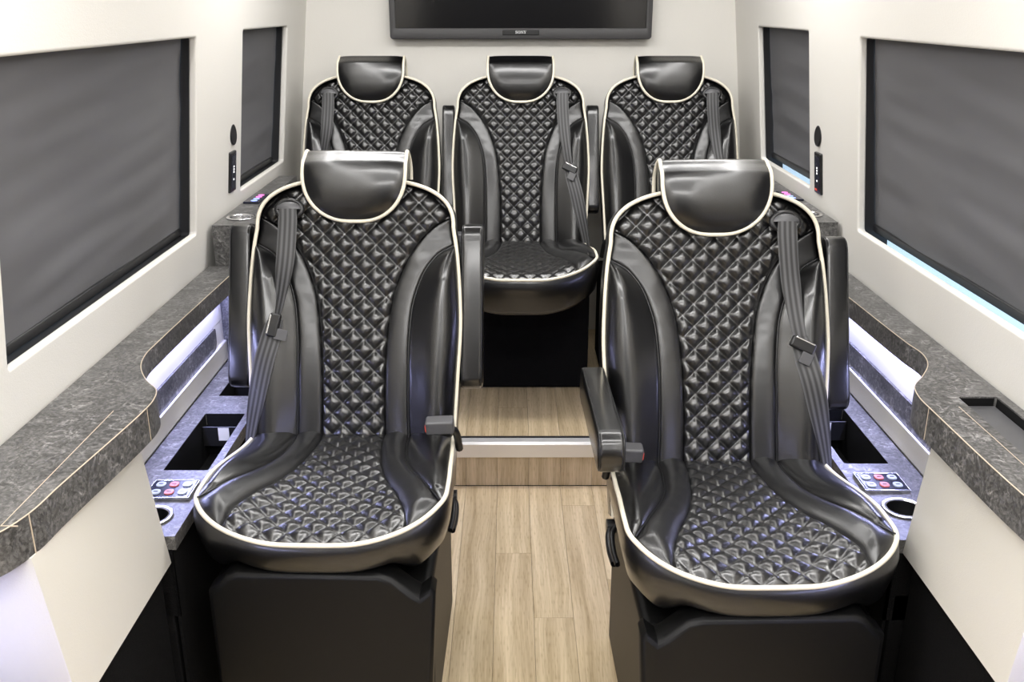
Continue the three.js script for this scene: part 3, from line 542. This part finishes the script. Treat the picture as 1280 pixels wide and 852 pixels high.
const cQuilt = (x, z) => { const e = Math.max(0, cushEdge(x, z)), d = Math.max(0, Math.min(c1(z) - Math.abs(x), e)); return dish(x, z) - 0.008 * (1 - smooth(0, 0.03, e)) + pillow(x, z + 0.006, 0.0072) * (1 - Math.exp(-d / 0.007)) + crease(d, 0.003, 0.004) + 0.0003 * perlin.noise(x * 60, z * 40, 2.2); };
G.cushQuilt = quiltSheet(-CZ1, -CZ0, y => Math.min(c1(-y), cushW(-y)), (x, y) => cQuilt(x, -y), (x, y, h) => V(x, h, -y));
for (const m of [-1, 1]) {
  G['cushInsert' + m] = grid(22, 110, (u, v) => { const z = CZ0 + (cEnd1 - 0.0005 - CZ0) * v, x1 = c1(z), x2 = Math.min(c2(z), cushW(z)), x = x1 + (x2 - x1) * u, wd = x2 - x1, e = Math.max(0, cushEdge(x, z)), d = Math.min(u, 1 - u) * wd; return { p: V(m * x, dish(x, z) - 0.008 * (1 - smooth(0, 0.03, e)) + 0.010 * Math.pow(Math.sin(Math.PI * u), 0.8) * clamp(wd / 0.05) + crease(d, 0.004, 0.004) + 0.0015 * perlin.noise(m * x * 25, z * 25, 5.5) * Math.sin(Math.PI * u), z), uv: [x, z] }; }, m > 0);
  G['cushBolster' + m] = grid(30, 100, (u, v) => { const z = CZ0 + (cEnd2 - 0.0005 - CZ0) * v, x1 = c2(z), x2 = cushW(z), x = x1 + (x2 - x1) * u, wd = x2 - x1, e = Math.max(0, cushEdge(x, z)); return { p: V(m * x, dish(x, z) - 0.008 * (1 - smooth(0, 0.03, e)) + 0.014 * Math.pow(Math.sin(Math.PI * u), 0.75) * clamp(wd / 0.08) + crease(u * wd, 0.004, 0.004), z), uv: [x, z] }; }, m > 0);
  const c = []; for (let i = 0; i <= 40; i++) { const z = 0.01 + (cEnd2 - 0.012) * i / 40; c.push(V(m * c2(z), dish(c2(z), z) - 0.002, z)); } G['cushCord' + m] = tube(c, 0.0018, 80, 6);
}
const CO = []; { for (let i = 0; i <= 24; i++) { const z = CZ0 + (0.33 - CZ0) * i / 24; CO.push([cushW(z), z]); } for (let i = 1; i <= 36; i++) { const a = i / 36 * Math.PI / 2; CO.push([0.249 * Math.pow(Math.cos(a), 2 / 2.5), 0.33 + 0.1435 * Math.pow(Math.sin(a), 2 / 2.5)]); } CO.push(...CO.slice(0, -1).reverse().map(p => [-p[0], p[1]])); }
const edgeY = (x, z) => dish(x, z) - 0.009;
G.cushPiping = tube(CO.map(([x, z]) => V(x * 1.004, edgeY(x, z) + 0.001, z * 1.002)), 0.0048, 260, 10);
const skirt = (depth, arch) => { const r = (out, dy) => CO.map(([x, z]) => { const k = 1 - arch * (1 - smooth(0.15, 0.215, Math.abs(x))) * smooth(0.3, 0.4, z); return V(x * (1 + out / 0.25), edgeY(x, z) - dy * k, z > 0.2 ? 0.2 + (z - 0.2) * (1 + out / 0.28) : z); }); return ringLoft([r(0, 0), r(0.006, 0.012), r(0.009, 0.035), r(0.006, 0.06), r(-0.002, depth - 0.02), r(-0.012, depth - 0.005), r(-0.03, depth), r(-0.24, depth)], true); };
G.cushBody = skirt(0.112, 0.36); G.cushBodyRear = skirt(0.122, 0);
// leg rest (hanging panel), base, armrest
const legShape = m => { const pts = [[-0.206, 0.035], [0.215, 0.035], [0.232, 0.352], [0.224, 0.360], [0.203, 0.342], [0.190, 0.350], [0.150, 0.384], [0.125, 0.392], [-0.150, 0.394], [-0.170, 0.386], [-0.190, 0.362], [-0.208, 0.350]]; const s = new THREE.Shape(); const P2 = pts.map(p => new THREE.Vector2(m * p[0], p[1])); if (m < 0) P2.reverse(); s.setFromPoints(P2); return s; };
for (const m of [-1, 1]) { const g = new THREE.ExtrudeGeometry(legShape(m), { depth: 0.036, bevelEnabled: true, bevelThickness: 0.014, bevelSize: 0.012, bevelOffset: -0.010, bevelSegments: 5 }); G['leg' + m] = metreUV(toCreasedNormals(g, 0.9)); }
G.base = metreUV(new RoundedBoxGeometry(0.444, 0.36, 0.46, 4, 0.018).translate(0, 0.18, 0.18));
G.baseRear = metreUV(new RoundedBoxGeometry(0.49, 0.37, 0.40, 3, 0.012).translate(0, 0.185, -0.03));
const armShape = new THREE.Shape(); { const L = 0.39, h = 0.082; armShape.moveTo(0.02, 0); armShape.lineTo(L - 0.03, 0.002); armShape.bezierCurveTo(L, 0.004, L + 0.004, 0.03, L, 0.052); armShape.bezierCurveTo(L - 0.006, h, L - 0.03, h, L - 0.05, h); armShape.lineTo(0.03, h); armShape.bezierCurveTo(0.0, h, -0.006, 0.06, -0.004, 0.04); armShape.bezierCurveTo(-0.002, 0.012, 0.0, 0.0, 0.02, 0); }
{ const g = new THREE.ExtrudeGeometry(armShape, { depth: 0.034, bevelEnabled: true, bevelThickness: 0.009, bevelSize: 0.009, bevelOffset: -0.009, bevelSegments: 4, curveSegments: 10 }); g.translate(0, 0, -0.017); G.arm = metreUV(toCreasedNormals(g, 0.8)); }
{ const q = armShape.getSpacedPoints(70).map(p => V(0.195 + (p.x - 0.195) * 0.985, 0.041 + (p.y - 0.041) * 0.95, 0)); const mk = z => new THREE.TubeGeometry(new THREE.CatmullRomCurve3(q.map(p => V(p.x, p.y, z)), true), 160, 0.0016, 6, true); G.armSeam = mergeGeometries([mk(0.0228), mk(-0.0228)]); }

function ribbon(pts, widths, across, thick = 0.0016) {     // belt webbing along pts; across: unit vectors over its width
  const c = new THREE.CatmullRomCurve3(pts, false, 'centripetal'), a = new THREE.CatmullRomCurve3(across, false, 'centripetal'), w = table(widths.map((_, i) => i / (widths.length - 1)), widths), n = 60;
  const P = [[-1, 1], [-0.6, 1.05], [-0.2, 1], [0.2, 1.05], [0.6, 1], [1, 1], [1, -1], [-1, -1], [-1, 1]];
  return grid(P.length - 1, n, (u, v) => { const i = Math.round(u * (P.length - 1)), p = c.getPoint(v), s = a.getPoint(v).normalize(), t = c.getTangent(v), nn = new THREE.Vector3().crossVectors(s, t).normalize(), hw = w(v) / 2; return { p: p.clone().addScaledVector(s, P[i][0] * hw).addScaledVector(nn, P[i][1] * thick / 2), uv: [P[i][0] * hw, v * 0.5] }; });
}
function makeSeat(o) {
  const t = thing('captain_seat', o.label, 'seat', [o.x, o.y, o.z], o.group);
  t.rotation.set(0, o.turn || 0, 0);
  const m = o.belt;                                        // side of the shoulder belt: -1 or 1
  const bk = part('backrest', G.backShell, M.leather, t);
  part('quilted_panel', G.backQuilt, M.quilt, bk, 'diamond quilted black leather');
  for (const k of [-1, 1]) { part('insert_strip', G['backInsert' + k], M.insert, bk); part('bolster', G['backBolster' + k], M.leather, bk); part('seam_cord', G['backCord' + k], M.cord, bk); }
  part('piping', G.backPiping, M.piping, bk, 'cream piping');
  const hd = part('headrest', G.headBody, M.leather, t); part('face', G.headFace, M.leather, hd); part('piping', G.headPiping, M.piping, hd, 'cream piping');
  const cu = part('cushion', o.rear ? G.cushBodyRear : G.cushBody, M.leather, t);
  part('quilted_panel', G.cushQuilt, M.quilt, cu, 'diamond quilted black leather');
  for (const k of [-1, 1]) { part('insert_strip', G['cushInsert' + k], M.insert, cu); part('bolster', G['cushBolster' + k], M.leather, cu); part('seam_cord', G['cushCord' + k], M.cord, cu); }
  part('piping', G.cushPiping, M.piping, cu, 'cream piping');
  if (o.rear) part('base', G.baseRear, M.carpet, t, 'black carpeted base');
  else {
    part('base', G.base, M.baseLeather, t);
    const lg = part('leg_rest', G['leg' + -m], M.baseLeather, t); lg.position.set(0, 0.022, 0.418);
    const k = -m, lever = [V(k * 0.226, 0.335, 0.00), V(k * 0.240, 0.332, 0.03), V(k * 0.243, 0.322, 0.08), V(k * 0.240, 0.318, 0.13)];
    part('recline_lever', mergeGeometries([tube(lever, 0.008, 20, 8), new THREE.CylinderGeometry(0.016, 0.016, 0.02, 20).rotateZ(Math.PI / 2).translate(k * 0.232, 0.335, 0)].map(g => g.toNonIndexed())), M.blackPlastic, t, 'black plastic recline lever');
    part('recline_lever', tube(lever.map(p => V(p.x, p.y + 0.03, p.z + 0.05)), 0.006, 20, 8), M.blackPlastic, t, 'black plastic recline lever');
  }
  for (const [k, pos] of o.arms || []) {                   // armrest: side and whether it is raised
    const a = part('armrest', G.arm, M.leather, t); part('seam_cord', G.armSeam, M.cord, a);
    if (o.rear) a.scale.z = 0.86;
    if (pos === 'up') { a.position.copy(onBack(k * o.armX, 0.125, -0.085)); a.rotation.order = 'YXZ'; a.rotation.set(0, -Math.PI / 2, 0); const mt = new THREE.Matrix4().makeBasis(V(0, CA, -SA), V(0, SA, CA), V(1, 0, 0)); a.quaternion.setFromRotationMatrix(mt); }
    else { a.position.set(k * o.armX, 0.615, -0.085); const mt = new THREE.Matrix4().makeBasis(V(0, 0, 1), V(0, 1, 0), V(-1, 0, 0)); a.quaternion.setFromRotationMatrix(mt); }
    part('pivot', new THREE.CylinderGeometry(0.02, 0.02, 0.03, 20).rotateX(Math.PI / 2).translate(0.035, 0.04, 0), M.blackPlastic, a);
  }
  // shoulder belt: bezel, webbing, latch plate, lower webbing
  const surf = (x, s) => { const ax = Math.abs(x); if (ax < b1(s)) return lumbar(s) + 0.007; if (ax < b2(s)) return insertN(x, s, (ax - b1(s)) / (Math.min(b2(s), backW(s)) - b1(s))); return bolsterN(x, s, clamp((ax - b2(s)) / Math.max(0.001, backW(s) - b2(s)))); };
  const bel = new THREE.Group(); bel.name = 'seat_belt'; t.add(bel);
  const up = [[0.153, 0.541], [0.153, 0.51], [0.158, 0.42], [0.168, 0.34], [0.176, 0.285]].map(([x, s]) => onBack(m * x, s, Math.max(surf(m * x, s), 0.026) + 0.006));
  const ax = V(1, 0, 0);
  part('shoulder_webbing', ribbon(up, [0.040, 0.044, 0.043, 0.034, 0.026], [ax, ax, ax, V(0.92, 0.1, 0.35), V(0.8, 0.35, 0.4)]), M.belt, bel, 'charcoal belt webbing');
  const dn = [[0.176, 0.285], [0.186, 0.24], [0.202, 0.18], [0.222, 0.09], [0.239, 0.01], [0.243, -0.03]].map(([x, s]) => onBack(m * x, s, Math.max(surf(m * x, s), s > 0.05 ? 0.020 : 0.012) + 0.006));
  part('lap_webbing', ribbon(dn, [0.032, 0.046, 0.047, 0.042, 0.034, 0.034], [V(0.96, m * 0.25, 0.1), V(0.95, m * 0.28, 0.1), V(0.94, m * 0.25, 0.15), V(0.9, m * 0.2, -m * 0.3), V(0.75, m * 0.1, -m * 0.6), V(0.6, m * 0.1, -m * 0.75)], 0.004), M.belt, bel, 'charcoal belt webbing');
  const bz = part('belt_guide', new THREE.TorusGeometry(0.029, 0.0075, 10, 40).scale(1.0, 0.72, 0.9), M.blackPlastic, bel, 'oval charcoal plastic belt guide');
  bz.position.copy(onBack(m * 0.153, 0.542, 0.017)); bz.rotation.x = -A;
  part('slot', new RoundedBoxGeometry(0.050, 0.030, 0.008, 2, 0.003).translate(0, 0, -0.004), M.liner, bz);
  part('hood', new THREE.SphereGeometry(1, 32, 14, 0, Math.PI * 2, 0, Math.PI / 2).scale(0.031, 0.019, 0.013).translate(0, -0.001, 0.002), M.greyPlastic, bz);
  const lt = part('latch_plate', new RoundedBoxGeometry(0.056, 0.026, 0.014, 3, 0.005), M.blackPlastic, bel, 'black and chrome latch plate');
  lt.position.copy(onBack(m * 0.178, 0.268, 0.052)); lt.rotation.set(-A, 0, m * -0.45 + (m < 0 ? 0.9 : -0.0));
  part('tongue', new RoundedBoxGeometry(0.026, 0.030, 0.003, 2, 0.001).translate(-m * -0.018, -0.022, 0.004), M.greyPlastic, lt);
  part('tongue_bar', new RoundedBoxGeometry(0.046, 0.005, 0.006, 2, 0.002).translate(0, 0.010, 0.007), M.chrome, lt);
  // buckle on the other side
  const bu = part('buckle', new RoundedBoxGeometry(0.064, 0.034, 0.034, 3, 0.006), M.greyPlastic, t, 'grey belt buckle');
  bu.position.set(-m * 0.213, o.rear ? 0.530 : 0.556, 0.075); bu.rotation.set(0.15, 0, m * -0.06);
  part('release_button', new RoundedBoxGeometry(0.008, 0.020, 0.022, 2, 0.004).translate(m * 0.0295, -0.001, 0.004), M.red, bu, 'red release button');
  part('stalk', tube([V(-m * 0.02, -0.012, -0.005), V(-m * 0.032, -0.035, -0.02), V(-m * 0.034, -0.09, -0.035)], 0.009, 14, 8), M.blackPlastic, bu);
  if (o.rear) t.scale.x = 0.975;
  return t;
}
makeSeat({ x: -0.411, y: 0, z: -2.05, turn: -0.02, belt: -1, arms: [[-1, 'up'], [1, 'up']], armX: 0.277, label: 'black quilted captain seat in front of the step with both armrests raised', group: 'front pair of captain seats' });
makeSeat({ x: 0.420, y: 0, z: -1.91, belt: 1, arms: [[-1, 'down'], [1, 'up']], armX: 0.277, turn: 0.02, label: 'black quilted captain seat in front of the step with its aisle armrest lowered', group: 'front pair of captain seats' });
makeSeat({ x: -0.003, y: 0.1536, z: -3.352, belt: 1, rear: true, arms: [[-1, 'up'], [1, 'up']], armX: 0.268, label: 'black quilted rear seat in the middle, directly under the television', group: 'rear row of quilted seats' });
makeSeat({ x: -0.541, y: 0.1536, z: -3.352, belt: -1, rear: true, label: 'black quilted rear seat beside the fully closed small blind', group: 'rear row of quilted seats' });
makeSeat({ x: 0.534, y: 0.1536, z: -3.352, belt: 1, rear: true, label: 'black quilted rear seat beside the small blind with daylight gap', group: 'rear row of quilted seats' });

renderer.render(scene, camera);
